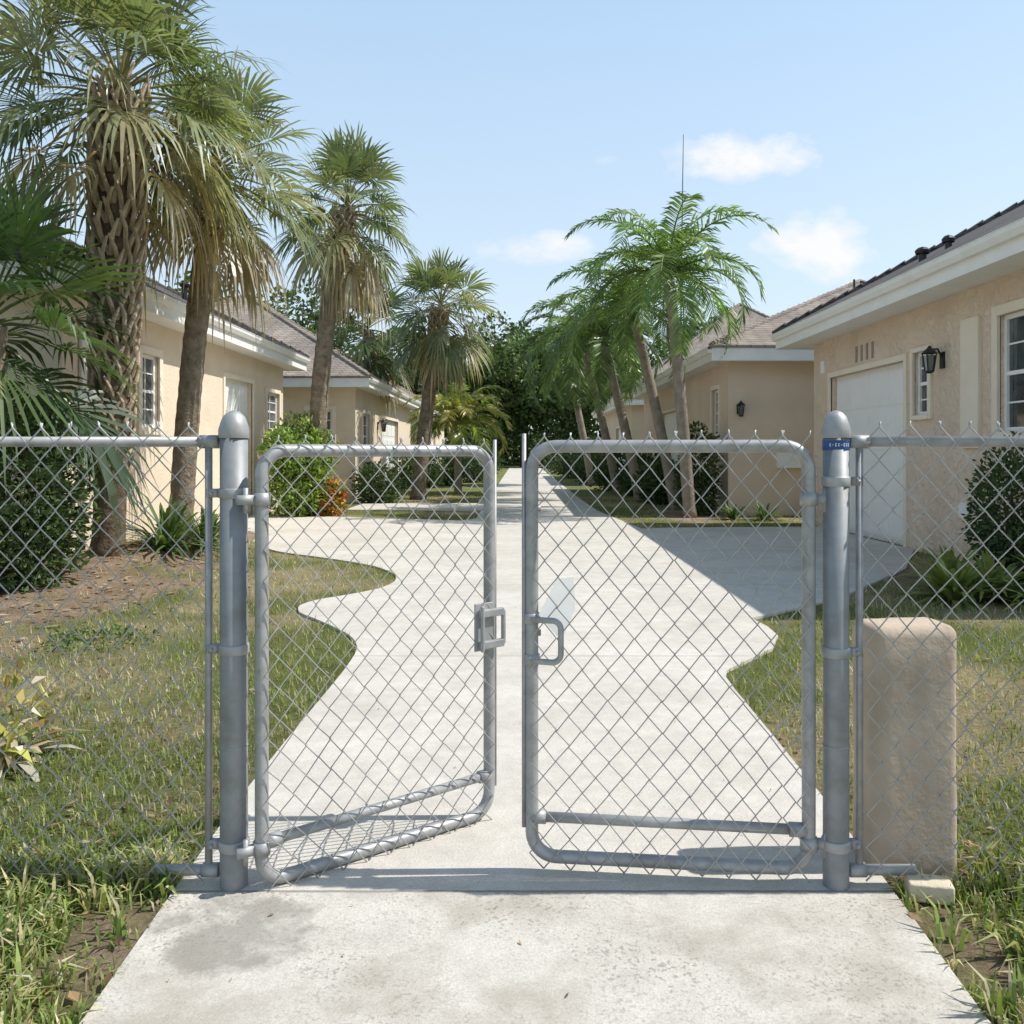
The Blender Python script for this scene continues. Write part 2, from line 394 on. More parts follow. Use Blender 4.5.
def leaf(label,hx,hy,fx,fy,zb,zt,bz,latchkind,hz):
    t=thing('gate_leaf',label,'gate',(hx,hy,0),'gate leaves')
    L=math.hypot(fx-hx,fy-hy); ux,uy=(fx-hx)/L,(fy-hy)/L
    n_=Vector((uy,-ux,0))
    if n_.y>0: n_=-n_
    def P(s,z,d=0): return Vector((hx+ux*s+n_.x*d,hy+uy*s+n_.y*d,z))
    m=MB(); rc=.085; pts=[]
    for cs,cz,a0 in ((L-rc,zt-rc,0),(rc,zt-rc,90),(rc,zb+rc,180),(L-rc,zb+rc,270)):
        for q in range(8):
            a=R(a0+90*q/7); pts.append(P(cs+rc*math.cos(a),cz+rc*math.sin(a)))
    m.tube(pts,.0228,14,ref=n_,closed=True); m.build('frame',STEEL,t,True)
    m=MB(); m.tube([P(.026,bz[0]),P(L-.026,bz[1])],.018,12,ref=n_); 
    for s,z in ((.03,bz[0]),(L-.03,bz[1])): m.tube([P(s-.02,z),P(s+.035,z)],.0245,12,ref=n_)
    m.build('bottom_brace',STEEL,t,True)
    m=MB(); fabric(m,P,.0,L,zb-.03,zt+.036,nrm=n_,d=.031); m.build('chain_link_mesh',WIRE,t,True)
    m=MB(); m.tube([P(L+.028,zb+.10),P(L+.028,zt+.045)],.008,10,ref=n_)
    for z in (.86,1.3): m.boxm(P,L-.03,L+.034,z-.010,z+.010,-.03,-.007)
    m.build('drop_rod',STEEL,t,True)
    for z in hz:
        m=MB(); m.tube([P(0,z-.022),P(0,z+.022)],.029,14,ref=n_); m.boxm(P,-.085,-.02,z-.016,z+.016,-.012,.01)
        m.tube([P(-.055,z-.045),P(-.055,z+.04)],.009,8,ref=n_)
        m.build('hinge',STEEL,t,True)
    if latchkind=='catch':
        m=MB(); m.boxm(P,L-.095,L-.005,.71,.90,.030,.038); m.boxm(P,L-.08,L+.035,.845,.875,.038,.06); m.boxm(P,L-.08,L+.035,.72,.75,.038,.06)
        m.tube([P(L-.07,.71,.055),P(L-.07,.89,.055)],.009,8,ref=n_); m.tube([P(L+.035,.73,.05),P(L+.035,.865,.05)],.010,8,ref=n_)
        m.build('latch_catch',STEEL,t,bevel=.004)
    else:
        m=MB(); pts=[P(L-.0,.915,.03)]
        for q in range(7): a=R(90-90*q/6); pts.append(P(L-.075-.03*math.cos(a),.885+.03*math.sin(a),.045))
        for q in range(7): a=R(-90*q/6); pts.append(P(L-.075-.03*math.cos(a),.80+.03*math.sin(a),.045))
        pts.append(P(L,.77,.03)); m.tube(pts,.0105,10,ref=n_)
        for z in (.915,.77): m.tube([P(L,z-.018),P(L,z+.018)],.028,14,ref=n_)
        m.build('latch_fork',STEEL,t,True)
        m=MB(); a=[(L-.028,.93),(L-.09,1.05),(L-.143,1.055),(L-.15,.95),(L-.105,.845)]
        A=[m.vert(P(s,z,.030-.40*(L-.028-s)-.12*(z-.95))) for s,z in a];B=[m.vert(P(s,z,.022-.40*(L-.028-s)-.12*(z-.95))) for s,z in a]
        m.face(*A);m.face(*B[::-1])
        for q in range(5): m.face(A[q],A[(q+1)%5],B[(q+1)%5],B[q])
        m.build('latch_plate',PLATE,t,bevel=.003)
    return t
leaf('left chain-link gate leaf swung inward, with the latch catch',-.872,2.87,-.125,3.44,.045,1.505,(.18,.195),'catch',(1.34,.165))
leaf('right chain-link gate leaf nearly closed, with fork latch and pale plate',.985,2.9,.042,3.0,.077,1.52,(.21,.215),'fork',(1.34,.165))

def fence(label,x0,x1,gp,y,lineposts):
    t=thing('chain_link_fence',label,'fence',(x0,y,0),'fence panels')
    def P(s,z,d=0): return Vector((x0+(s if x1>x0 else -s),y-d,z))
    L=abs(x1-x0); n_=Vector((0,-1,0))
    m=MB(); m.tube([P(-.03,1.535),P(L,1.535)],.0175,12,ref=n_); m.tube([P(-.035,1.535),P(.03,1.535)],.023,12,ref=n_); m.build('top_rail',STEEL,t,True)
    m=MB(); m.tube([P(-.03,.075),P(.19,.075)],.018,12,ref=n_); m.tube([P(-.035,.075),P(.02,.075)],.024,12,ref=n_); m.build('bottom_rail',STEEL,t,True)
    m=MB(); m.tube([P(0,.06),P(0,1.52)],.0125,10,ref=n_); m.build('end_bar',STEEL,t,True)
    m=MB(); fabric(m,P,.008,L,.05,1.585,w=.1,hh=.112,nrm=n_,d=.028,warp=.009,r=.0031); m.build('chain_link_mesh',WIRE,t,True)
    for lx in lineposts:
        m=MB(); m.lathe(P(lx,-.1,-.05),[(.024,0),(.024,1.62),(.026,1.63),(.02,1.66),(.004,1.675)],14); m.build('line_post',STEELD,t,True)
fence('chain-link fence panel on the left, in front of the lawn and palms',-1.062,-4.2,0,PY,(2.0,))
fence('chain-link fence panel on the right, in front of the stucco pillar',1.158,4.2,0,PY,(1.9,))

def blobbox(name,mat,loc,sx,sy,sz,bev,rough,rz,label,cat,seed):
    b=bmesh.new(); bmesh.ops.create_cube(b,size=1)
    for v in b.verts: v.co=Vector((v.co.x*sx,v.co.y*sy,(v.co.z+.5)*sz))
    bmesh.ops.bevel(b,geom=[e for e in b.edges],offset=bev,segments=5,profile=.5,affect='EDGES')
    bmesh.ops.subdivide_edges(b,edges=[e for e in b.edges if e.calc_length()>.06],cuts=8,use_grid_fill=True)
    for v in b.verts:
        q=v.co*9+Vector((seed,0,0)); q2=v.co*38+Vector((seed,4,0))
        v.co+=Vector((noise.noise(q),noise.noise(q+Vector((7,0,0))),noise.noise(q+Vector((0,9,0)))))*rough*.7
        v.co+=Vector((noise.noise(q2),noise.noise(q2+Vector((7,0,0))),noise.noise(q2+Vector((0,9,0)))))*rough*.35
    me=bpy.data.meshes.new(name); b.to_mesh(me); b.free(); me.materials.append(mat)
    me.polygons.foreach_set('use_smooth',[True]*len(me.polygons))
    o=bpy.data.objects.new(name,me); COL.objects.link(o); o.location=loc; o.rotation_euler=(0,0,rz); return tag(o,label,cat)
blobbox('stucco_pillar',STP,(1.395,3.09,-.06),.314,.20,.945,.04,.006,R(4),'short tan stucco pillar with worn rounded top behind the right fence','pillar',2)
blobbox('loose_brick',BRK,(1.372,2.85,.004),.14,.085,.062,.008,.004,R(-12),'pale loose brick lying at the foot of the right fence','brick',5)

# ------------------------------------------------------------------ houses
def wallgrid(mb,M,u0,u1,z0,z1,rects,dep):
    us=sorted({u0,u1}|{r[0] for r in rects}|{r[1] for r in rects}); zs=sorted({z0,z1}|{r[2] for r in rects}|{r[3] for r in rects})
    for a,b in zip(us,us[1:]):
        for c,d in zip(zs,zs[1:]):
            mu,mz=(a+b)/2,(c+d)/2
            if any(r[0]<mu<r[1] and r[2]<mz<r[3] for r in rects): continue
            mb.poly(M(a,c,0),M(b,c,0),M(b,d,0),M(a,d,0))
    for a,b,c,d in rects:
        for p,q in (((a,c),(b,c)),((b,c),(b,d)),((b,d),(a,d)),((a,d),(a,c))):
            mb.poly(M(p[0],p[1],0),M(q[0],q[1],0),M(q[0],q[1],-dep),M(p[0],p[1],-dep))
def window(root,M,r,nx,nz,trim,tm):
    a,b,c,d=r
    if trim:
        m=MB(); w=trim
        m.boxm(M,a-w,a,c-w,d+w,-.02,.045); m.boxm(M,b,b+w,c-w,d+w,-.02,.045); m.boxm(M,a,b,d,d+w,-.02,.045); m.boxm(M,a,b,c-w,c,-.02,.06)
        m.build('window_trim',tm,root,bevel=.01)
    m=MB(); w=.055
    m.boxm(M,a,a+w,c,d,-.12,-.05);m.boxm(M,b-w,b,c,d,-.12,-.05);m.boxm(M,a+w,b-w,c,c+w,-.12,-.05);m.boxm(M,a+w,b-w,d-w,d,-.12,-.05)
    zm=(c+d)/2
    m.boxm(M,a+w,b-w,zm-.025,zm+.025,-.115,-.06)
    for i in range(1,nx):
        u=a+(b-a)*i/nx; m.boxm(M,u-.011,u+.011,c+w,d-w,-.1,-.07)
    for k in range(1,nz):
        z=c+(d-c)*k/nz
        if abs(z-zm)>.05: m.boxm(M,a+w,b-w,z-.011,z+.011,-.098,-.072)
    fr=m.build('window',WHITE,root)
    m=MB(); m.boxm(M,a+.01,b-.01,c+.01,d-.01,-.095,-.085); m.build('pane',GLASS,fr)
def garage(root,M,r,cols):
    a,b,c,d=r
    m=MB(); m.boxm(M,a,b,c,d,-.15,-.115)
    rows=4; hh=(d-c)/rows; ww=(b-a)/cols
    for i in range(cols):
        for k in range(rows):
            m.boxm(M,a+i*ww+.07,a+(i+1)*ww-.07,c+k*hh+.08,c+(k+1)*hh-.08,-.12,-.103)
    for k in range(1,rows): m.boxm(M,a,b,c+k*hh-.006,c+k*hh+.006,-.12,-.1145)
    m.build('garage_door',GARAGE,root,bevel=.008)
    m=MB(); w=.1
    m.boxm(M,a-w,a,c,d+w,-.02,.03);m.boxm(M,b,b+w,c,d+w,-.02,.03);m.boxm(M,a,b,d,d+w,-.02,.03)
    m.build('garage_trim',TRIM,root)
def lamp(root,M,u,z,s=1.0):
    m=MB(); m.boxm(M,u-.05*s,u+.05*s,z-.1*s,z+.1*s,-.01,.025)
    m.tube([M(u,z+.04*s,.02),M(u,z+.14*s,.07*s),M(u,z+.13*s,.17*s)],.014*s,8)
    c=M(u,z+.10*s,.17*s); m.lathe(c,[(.10*s,-.02),(.085*s,0),(.03*s,.05*s),(.012*s,.08*s)],10)
    c2=M(u,z-.16*s,.17*s); m.lathe(c2,[(.03*s,0),(.055*s,.02),(.055*s,.035)],10)
    for k in range(4):
        a=R(45+90*k); m.tube([c2+Vector((.05*s*math.cos(a),.05*s*math.sin(a),.02)),c+Vector((.085*s*math.cos(a),.085*s*math.sin(a),-.02))],.008*s,5)
    l=m.build('wall_lamp',DARKM,root)
    m=MB(); m.lathe(c2,[(.045*s,.03),(.07*s,.22*s)],10); m.build('lamp_glass',GLASS,l)
def house(name,label,group,side,wx,y0,y1,width,zw,oh,fas,pitch,mw,mr,ops,fops=()):
    root=thing(name,label,'house',(wx,y0,0),group)
    MS=lambda u,z,d:Vector((wx-side*d,u,z)); MF=lambda u,z,d:Vector((u,y0-d,z))
    x2=wx+side*width
    m=MB(); wallgrid(m,MS,y0,y1,-.05,zw,[o[1:5] for o in ops],.16)
    fx0,fx1=sorted((wx,x2)); wallgrid(m,MF,fx0,fx1,-.05,zw,[o[1:5] for o in fops],.16)
    m.poly((x2,y0,-.05),(x2,y1,-.05),(x2,y1,zw),(x2,y0,zw)); m.poly((wx,y1,-.05),(x2,y1,-.05),(x2,y1,zw),(wx,y1,zw))
    m.build('wall',mw,root)
    for M,lst in ((MS,ops),(MF,fops)):
        for o in lst:
            if o[0]=='w': window(root,M,o[1:5],o[5],o[6],o[7],TRIM)
            else: garage(root,M,o[1:5],o[5])
    ex0,ex1=fx0-oh,fx1+oh; ey0,ey1=y0-oh,y1+oh; zt=zw+fas
    m=MB(); m.box(ex0+.03,ex1-.03,ey0+.03,ey1-.03,zw+.002,zw+.03); m.build('soffit',WHITE,root)
    m=MB()
    m.box(ex0,ex0+.025,ey0,ey1,zw-.02,zt);m.box(ex1-.025,ex1,ey0,ey1,zw-.02,zt);m.box(ex0+.025,ex1-.025,ey0,ey0+.025,zw-.02,zt);m.box(ex0+.025,ex1-.025,ey1-.025,ey1,zw-.02,zt)
    m.build('fascia',WHITE,root)
    ge=ex0 if side>0 else ex1; s=-side
    m=MB(); prof=[(0.002,-.13),(.06,-.13),(.10,-.06),(.105,-.005),(.115,-.002),(.115,.006),(.095,.004),(.09,-.05),(.002,-.05)]
    A=[m.vert((ge+s*a,ey0+.0,zt+b)) for a,b in prof];B=[m.vert((ge+s*a,ey1,zt+b)) for a,b in prof]
    for k in range(len(prof)): m.face(A[k],A[(k+1)%len(prof)],B[(k+1)%len(prof)],B[k])
    m.face(*A);m.face(*B[::-1]); m.build('gutter',WHITE,root)
    e=.05; X0,X1,Y0,Y1=ex0-e*.6,ex1+e*.6,ey0-e,ey1+e
    hw=min(X1-X0,Y1-Y0)/2; hz=hw*math.tan(R(pitch)); zb=zt+.005
    if (Y1-Y0)>=(X1-X0): r0=((X0+X1)/2,Y0+hw);r1=((X0+X1)/2,Y1-hw)
    else: r0=(X0+hw,(Y0+Y1)/2);r1=(X1-hw,(Y0+Y1)/2)
    def ring_(dz): return [Vector((X0,Y0,zb+dz)),Vector((X1,Y0,zb+dz)),Vector((X1,Y1,zb+dz)),Vector((X0,Y1,zb+dz))],Vector((*r0,zb+hz+dz)),Vector((*r1,zb+hz+dz))
    m=MB(); C,p,q=ring_(.045)
    if (Y1-Y0)>=(X1-X0):
        for pl_ in ((C[0],C[1],p),(C[1],C[2],q,p),(C[2],C[3],q),(C[3],C[0],p,q)): m.poly(*pl_)
        hips=[(C[0],p),(C[1],p),(C[2],q),(C[3],q),(p,q)]
    else:
        for pl_ in ((C[0],C[1],q,p),(C[1],C[2],q),(C[2],C[3],p,q),(C[3],C[0],p)): m.poly(*pl_)
        hips=[(C[0],p),(C[1],q),(C[2],q),(C[3],p),(p,q)]
    D=ring_(0)[0]
    for k in range(4): m.poly(C[k],C[(k+1)%4],D[(k+1)%4],D[k])
    m.poly(*D[::-1])
    for a,b in hips:
        nseg=int((b-a).length/.3)+1
        for k in range(nseg):
            p0=a.lerp(b,k/nseg);p1=a.lerp(b,min(1,(k+1.1)/nseg)); m.tube([p0-Vector((0,0,.01)),p1+Vector((0,0,.012))],[.07,.085],6)
    rf=m.build('roof',mr,root)
    def roofz(x,y): return zb+.045+min(x-X0,X1-x,y-Y0,Y1-y)*math.tan(R(pitch))
    return root,rf,MS,MF,roofz
def pipe(rf,roofz,x,y,h,r=.05,cap=True):
    m=MB(); z=roofz(x,y); m.tube([(x,y,z-.1),(x,y,z+h)],r,10)
    if cap: m.lathe((x,y,z+h),[(r*1.7,-.02),(r*1.9,.03),(r*1.2,.07),(.01,.09)],10)
    m.build('vent_pipe',DARKM,rf)

rt,rf,MS,MF,rz=house('house','tan stucco house with garage and wall lamp, nearest on the right','houses',1,6.0,8.3,17.35,9.5,3.68,.6,.28,28,STR,ROOFD,
  [('g',13.25,16.4,.0,2.93,4),('w',12.42,12.92,2.05,3.0,2,4,.07),('w',9.35,10.62,1.75,3.2,2,4,.13)])
lamp(rt,MS,12.05,2.80,1.15)
m=MB(); m.boxm(MS,11.05,11.5,1.55,3.28,-.02,.05); m.build('shutter',TRIM,rt,bevel=.01)
vg=pm('vent_grey',(.26,.22,.18),(.34,.29,.24),9,.6)
for k in range(4):
    m=MB(); m.boxm(MS,14.42+k*.23,14.49+k*.23,3.10,3.38,-.02,.015); m.build('wall_vent',vg,rt)
m=MB(); m.boxm(MS,11.2,11.45,.62,.82,-.01,.1); m.build('meter_box',WHITE,rt,bevel=.01)
m=MB(); m.boxm(MS,16.72,16.9,3.05,3.3,-.01,.03); m.build('number_plate',WHITE,rt,bevel=.01)
pipe(rf,rz,6.25,13.2,.12,.06); pipe(rf,rz,6.3,12.5,.1,.05)

lt,lf,LS,LF,lz=house('house','cream stucco house behind the thick palms, nearest on the left','houses',-1,-6.3,11.7,22.6,9.0,3.72,.5,.30,26,STL,ROOFD,
  [('w',14.1,14.78,1.92,3.15,2,4,.13),('g',18.1,20.0,.0,3.1,3),('w',21.1,22.15,2.05,3.0,2,4,.1)])
m=MB(); xg=-5.72; yd=12.15; m.tube([(xg,yd,3.93),(xg-.02,yd,3.72),(-5.95,yd,3.5),(-6.25,yd,3.38),(-6.26,yd,3.2),(-6.26,yd,.1)],.045,8); m.build('downspout',WHITE,lt,True)
pipe(lf,lz,-6.6,13.2,.25,.08); pipe(lf,lz,-7.3,18.5,.3,.06)

rt2,rf2,S2,F2,z2=house('house','tan stucco house with brown hip roof and white meter box, second on the right','houses',1,4.9,20.0,33.6,10.2,3.62,.5,.28,24.5,STR2,ROOFB,
  [('w',20.9,21.6,1.9,3.05,2,4,.12),('g',25.5,29.5,.0,2.8,4)])
lamp(rt2,F2,5.15,2.5,1.1)
m=MB(); m.boxm(F2,6.02,6.62,1.12,1.62,-.01,.16); m.build('meter_box',WHITE,rt2,bevel=.02)
pipe(rf2,z2,9.2,23.4,.5,.03,False)
rt3,rf3,S3,F3,z3=house('house','distant tan house with pale brown roof, third on the right behind the feather palms','houses',1,5.0,38,52,13,3.6,.5,.28,37,STR2,ROOFB,[('g',40,44,0,2.7,4)],[('w',6.2,7.4,1.2,2.7,2,4,.12)])
lt2,lf2,S4,F4,z4=house('house','cream house with brown hip roof, second on the left beyond the shrubs','houses',-1,-4.9,25.3,38,9.6,3.42,.5,.25,32,STL,ROOFB,
  [('w',26.4,27.6,1.3,2.7,2,4,.12),('g',30,34,0,2.7,4)],[('w',-6.3,-5.6,1.55,2.75,2,4,.12)])
lamp(lt2,S4,29.2,2.4,1.3); pipe(lf2,z4,-10.5,29,.5,.05)
lt3,lf3,S5,F5,z5=house('house','distant cream house half hidden by palms, third on the left','houses',-1,-5.0,43,56,9.6,3.5,.5,.25,30,STL,ROOFB,[('g',46,50,0,2.7,4)],[('w',-7,-5.9,1.3,2.6,2,4,.12)])

m=MB(); bx,by=at(681,300,35.6).x,35.6
m.tube([(bx,by,0),(bx,by,8),(bx+.1,by,14.8)],[.045,.035,.012],8); m.tube([(bx-.25,by,11),(bx+.25,by,11)],.012,6); m.tube([(bx-.12,by,12.4),(bx+.2,by,12.4)],.01,6)
tag(m.build('antenna_mast',DARKM,origin=(bx,by,0)),'thin dark antenna mast rising above the feather palms on the right','antenna')

# ------------------------------------------------------------------ palms
down=Vector((0,0,-1))
def fan(mb,base,az,el,pet,bl,n,droop,tipd,col):
    d=Vector((math.cos(el)*math.cos(az),math.cos(el)*math.sin(az),math.sin(el)))
    pts=[base+d*pet*t+down*droop*pet*t*t for t in (0,.33,.66,1)]
    mb.col=(col[0]*1.25+.02,col[1]*1.1+.01,col[2]); S=Vector((math.sin(az),-math.cos(az),0))
    mb.tube(pts,[.026,.020,.016,.012],4,ref=S,cap=False)
    T=(pts[3]-pts[2]).normalized(); N=S.cross(T); hub=pts[3]
    if N.z<0: N=-N
    tw=U_(-.6,.6); S=(S*math.cos(tw)+N*math.sin(tw)); N=S.cross(T); N=N if N.z>0 else -N
    da=2*R(128)/(n-1); fold=U_(.2,.55)
    for i in range(n):
        a=-R(128)+da*i+U_(-.03,.03)
        L=bl*(.68+.32*math.cos(a))*U_(.86,1.08)
        dr=(T*math.cos(a)+S*math.sin(a)+N*fold*abs(math.sin(a))).normalized()
        pp=(S*math.cos(a)-T*math.sin(a))
        mb.col=jit(col,.22); h0=hub+T*bl*.12*max(0,math.cos(a)); w5=.45*L*math.tan(da/2)*.92
        td=tipd*U_(.6,1.5)
        def q(r): return h0+dr*L*r*(1-.25*td*r*r)+down*L*td*r**2.6
        k=[]
        for r,w in ((.06,.008),(.45,w5),(.75,w5*.65)):
            p=q(r); k.append((mb.vert(p-pp*w),mb.vert(p+pp*w)))
        t=mb.vert(q(1.0))
        mb.face(k[0][0],k[0][1],k[1][1],k[1][0]); mb.face(k[1][0],k[1][1],k[2][1],k[2][0]); mb.face(k[2][0],k[2][1],t)
PG=[(.19,.225,.115),(.235,.265,.14),(.15,.19,.09),(.29,.295,.18)]; PD=[(.44,.36,.24),(.52,.43,.30),(.36,.285,.19)]
def path(a,b,bend,n):
    a=Vector(a);b=Vector(b);c=(a+b)/2+Vector(bend); return [(1-t)**2*a+2*t*(1-t)*c+t*t*b for t in [i/n for i in range(n+1)]]
def fanpalm(label,base,top,bend,r0,r1,nl,ndd,pet,bl,nseg,boots,elmin=-35,group='fan palms',cat='palm tree',cols=PG,deadel=(-75,-25),bootn=190,boots_s=1.0,tip=.42,tm=TRUNK):
    t=thing('fan_palm',label,cat,base,group)
    n=46; pts=path(base,top,bend,n); m=MB(); rr=[]
    for i in range(n+1):
        f=i/n; r=r0+(r1-r0)*min(1,f*1.1); r*=1+.05*(i%2)+U_(-.03,.03)
        if f<.06: r*=1.25-f*4
        rr.append(r)
    m.tube(pts,rr,14); m.build('trunk',tm,t,True)
    if boots:
        m=MB(); nb=int(bootn*(1-boots)); 
        for k in range(nb):
            f=boots+(1-boots)*(k/nb)*.985; i=f*n; p=pts[min(int(i),n-1)].lerp(pts[min(int(i)+1,n)],i%1)
            a=k*2.39996; rad=r0+(r1-r0)*f; grow=.5+.5*min(1,(f-boots)/max(.05,.5*(1-boots)))
            o_=Vector((math.cos(a),math.sin(a),0)); sd=Vector((-o_.y,o_.x,0)); L=U_(.95,1.2)*rad*boots_s*grow; w=rad*.62
            for sg in (-1,1):
                b0=p+o_*rad*.98+sd*sg*w*.03; tp=p+o_*(rad*1.05+L*.26*grow)+sd*sg*w*1.15+Vector((0,0,L))
                m.tube([b0-Vector((0,0,.05)),b0.lerp(tp,.5)+o_*.06*grow,tp],[rad*.17,rad*.145,rad*.09],6)
        m.build('leaf_boots',BOOT,t)
    top=Vector(top); m=MB()
    for k in range(nl):
        f=(k+.5)/nl; el=R(82-(82-elmin)*f**.8+U_(-8,8)); az=k*2.39996+U_(-.25,.25)
        c=random.choice(cols); 
        if f>.8 and random.random()<.5: c=(.34,.32,.18)
        fan(m,top+Vector((0,0,.25-.5*f)),az,el,pet*U_(.8,1.12),bl*U_(.85,1.1),nseg,.10+.22*f,.16+tip*f,c)
    m.build('crown',FOL,t)
    if ndd:
        m=MB()
        for k in range(ndd):
            az=k*2.39996+1; el=R(U_(*deadel)); fan(m,top+Vector((0,0,-.25-U_(0,.4))),az,el,pet*U_(.6,.95),bl*U_(.7,.95),max(12,nseg-8),.35,.85,random.choice(PD))
        m.build('dead_fronds',FOL,t)
    return t
def q3(px,py,Y): return tuple(at(px,py,Y))
b=at(108,560,11.2); fanpalm('tallest fan palm with thick trunk covered in leaf boots, at left',(b.x,11.2,.1),q3(120,94,11.2),(.03,0,0),.19,.225,52,6,1.1,1.12,38,.18,-14,deadel=(-30,-8),bootn=190,boots_s=1.75,tm=TRUNKD)
b=at(180,540,13.3); fanpalm('slender leaning fan palm with brown hanging fronds, right of the thickest palm',(b.x,13.3,.1),q3(216,172,13.3),(-.15,0,0),.18,.16,34,11,.85,1.02,34,.8,-22,deadel=(-60,-15))
b=at(318,500,20.2); fanpalm('straight fan palm with shaggy brown skirt before the second left house',(b.x,20.2,0),q3(348,210,20.2),(-.5,0,0),.22,.19,42,15,.9,1.04,30,.72,-30)
b=at(418,498,27); fanpalm('farther fan palm with round green crown left of the driveway end',(b.x,27,0),q3(441,308,27),(-.1,0,0),.22,.2,46,8,.9,1.18,28,.75,-48)
b=at(372,498,30); fanpalm('dark fan palm half hidden behind its neighbours before the second left house',(b.x,30,0),q3(368,330,30),(.1,0,0),.24,.2,34,6,1.0,1.3,22,0,-40,cols=[(.08,.125,.045),(.095,.14,.05)])
b=at(-12,560,9.6); fanpalm('low dark fan palm with long drooping fronds at the left edge',(b.x,9.6,.05),q3(-8,325,9.6),(0,0,0),.16,.15,26,2,.85,1.15,32,0,-40,cols=[(.06,.105,.04),(.08,.13,.045),(.045,.085,.03)])

def feather(mb,base,az,el0,L,nl,ll,col,arch,lw,drp):
    pts=[Vector(base)]; e=el0; st=14; dirs=[]
    for i in range(st):
        d=Vector((math.cos(e)*math.cos(az),math.cos(e)*math.sin(az),math.sin(e))); dirs.append(d); pts.append(pts[-1]+d*L/st); e-=arch/st*(.5+i/st)
    S=Vector((math.sin(az),-math.cos(az),0))
    mb.col=(col[0]*1.3+.03,col[1]*1.15+.02,col[2]); mb.tube(pts,[.03-.025*i/st for i in range(st+1)],4,ref=S,cap=False)
    for k in range(nl):
        f=.08+.92*k/(nl-1); i=min(int(f*st),st-1); p=pts[i].lerp(pts[i+1],f*st-i); T=dirs[i]; N=S.cross(T); N=N if N.z>0 else -N
        for sg in (-1,1):
            l=ll*(.4+.6*math.sin(math.pi*min(1,f*.85+.12)))*U_(.85,1.1)
            d=(S*sg*.85+T*(.4+.5*f)+N*U_(0,.5)).normalized()
            w=lw*U_(.8,1.25); mb.col=jit(col,.25)
            g_=U_(drp[0],drp[1]); pm_=p+d*l*.5+down*l*g_*.24; pt=p+d*l*.88+down*l*g_
            wv=(T*U_(.6,1)+N*U_(-.5,.5)).normalized()*w
            a=mb.vert(p-wv*.5);b_=mb.vert(p+wv*.5);c1=mb.vert(pm_+wv);c2=mb.vert(pm_-wv);t=mb.vert(pt)
            mb.face(a,b_,c1,c2);mb.face(c2,c1,t)
FG=[(.145,.24,.065),(.185,.275,.08),(.115,.19,.05)]
def featherpalm(label,base,top,bend,r,nf,L,ll,cols=FG,group='feather palms',shaft=True,lw=.03,nl=50,emin=6,arch=(114,30),drp=(.15,.5)):
    t=thing('feather_palm',label,'palm tree',base,group)
    pts=path(base,top,bend,30); m=MB(); m.tube(pts,[r*(1.35 if i==0 else 1.12-.25*i/30)*(1+.04*(i%2)) for i in range(31)],12); m.build('trunk',TRUNK2,t,True)
    top=Vector(top)
    if shaft:
        m=MB(); m.col=(.18,.23,.09); d=(pts[-1]-pts[-3]).normalized(); m.tube([top-d*.1,top+d*.2,top+d*.45],[r*.95,r*.85,r*.35],10); m.build('crownshaft',FOL,t,True)
        top=top+d*.3
    m=MB()
    for k in range(nf):
        f=(k+.5)/nf; c=random.choice(cols); kk=U_(.75,1.25)
        feather(m,top,k*2.39996+U_(-.2,.2),R(84-(84-emin)*f+U_(-6,6)),L*U_(.85,1.1),nl,ll,tuple(v*kk for v in c),R(arch[0]+arch[1]*f),lw,drp)
    m.build('crown',FOL,t); return t
FD=[(.11,.18,.052),(.145,.22,.065),(.085,.14,.04)]
b=at(690,505,19.5); featherpalm('tallest feather palm with arching bright fronds, right of the driveway',(b.x,19.5,0),q3(670,288,19.5),(.05,0,0),.135,24,2.75,.64,lw=.025,emin=-10)
b=at(676,505,22); featherpalm('leaning feather palm just left of the tallest feather palm',(b.x,22,0),q3(634,318,22),(.1,0,0),.13,20,2.7,.62,lw=.025,emin=-12)
b=at(640,505,26); featherpalm('feather palm with drooping dark fronds, third along the right of the driveway',(b.x,26,0),q3(604,345,26),(.1,0,0),.14,20,2.8,.66,FD,lw=.027,emin=-25)
b=at(618,500,30.5); featherpalm('feather palm with drooping dark fronds, fourth along the right of the driveway',(b.x,30.5,0),q3(584,350,30.5),(.1,0,0),.14,20,3.0,.7,FD,lw=.031,emin=-25)
b=at(592,500,38); featherpalm('farthest feather palm on the right of the driveway',(b.x,38,0),q3(568,366,38),(.1,0,0),.15,20,3.1,.72,FD,lw=.036,emin=-28)
b=at(458,490,31); featherpalm('short yellowish feather palm beside the left of the driveway',(b.x,31,0),q3(458,425,31),(0,0,0),.13,26,2.3,.65,[(.30,.32,.075),(.36,.34,.10),(.22,.28,.065)],group='short palms',shaft=False,lw=.04,nl=36)

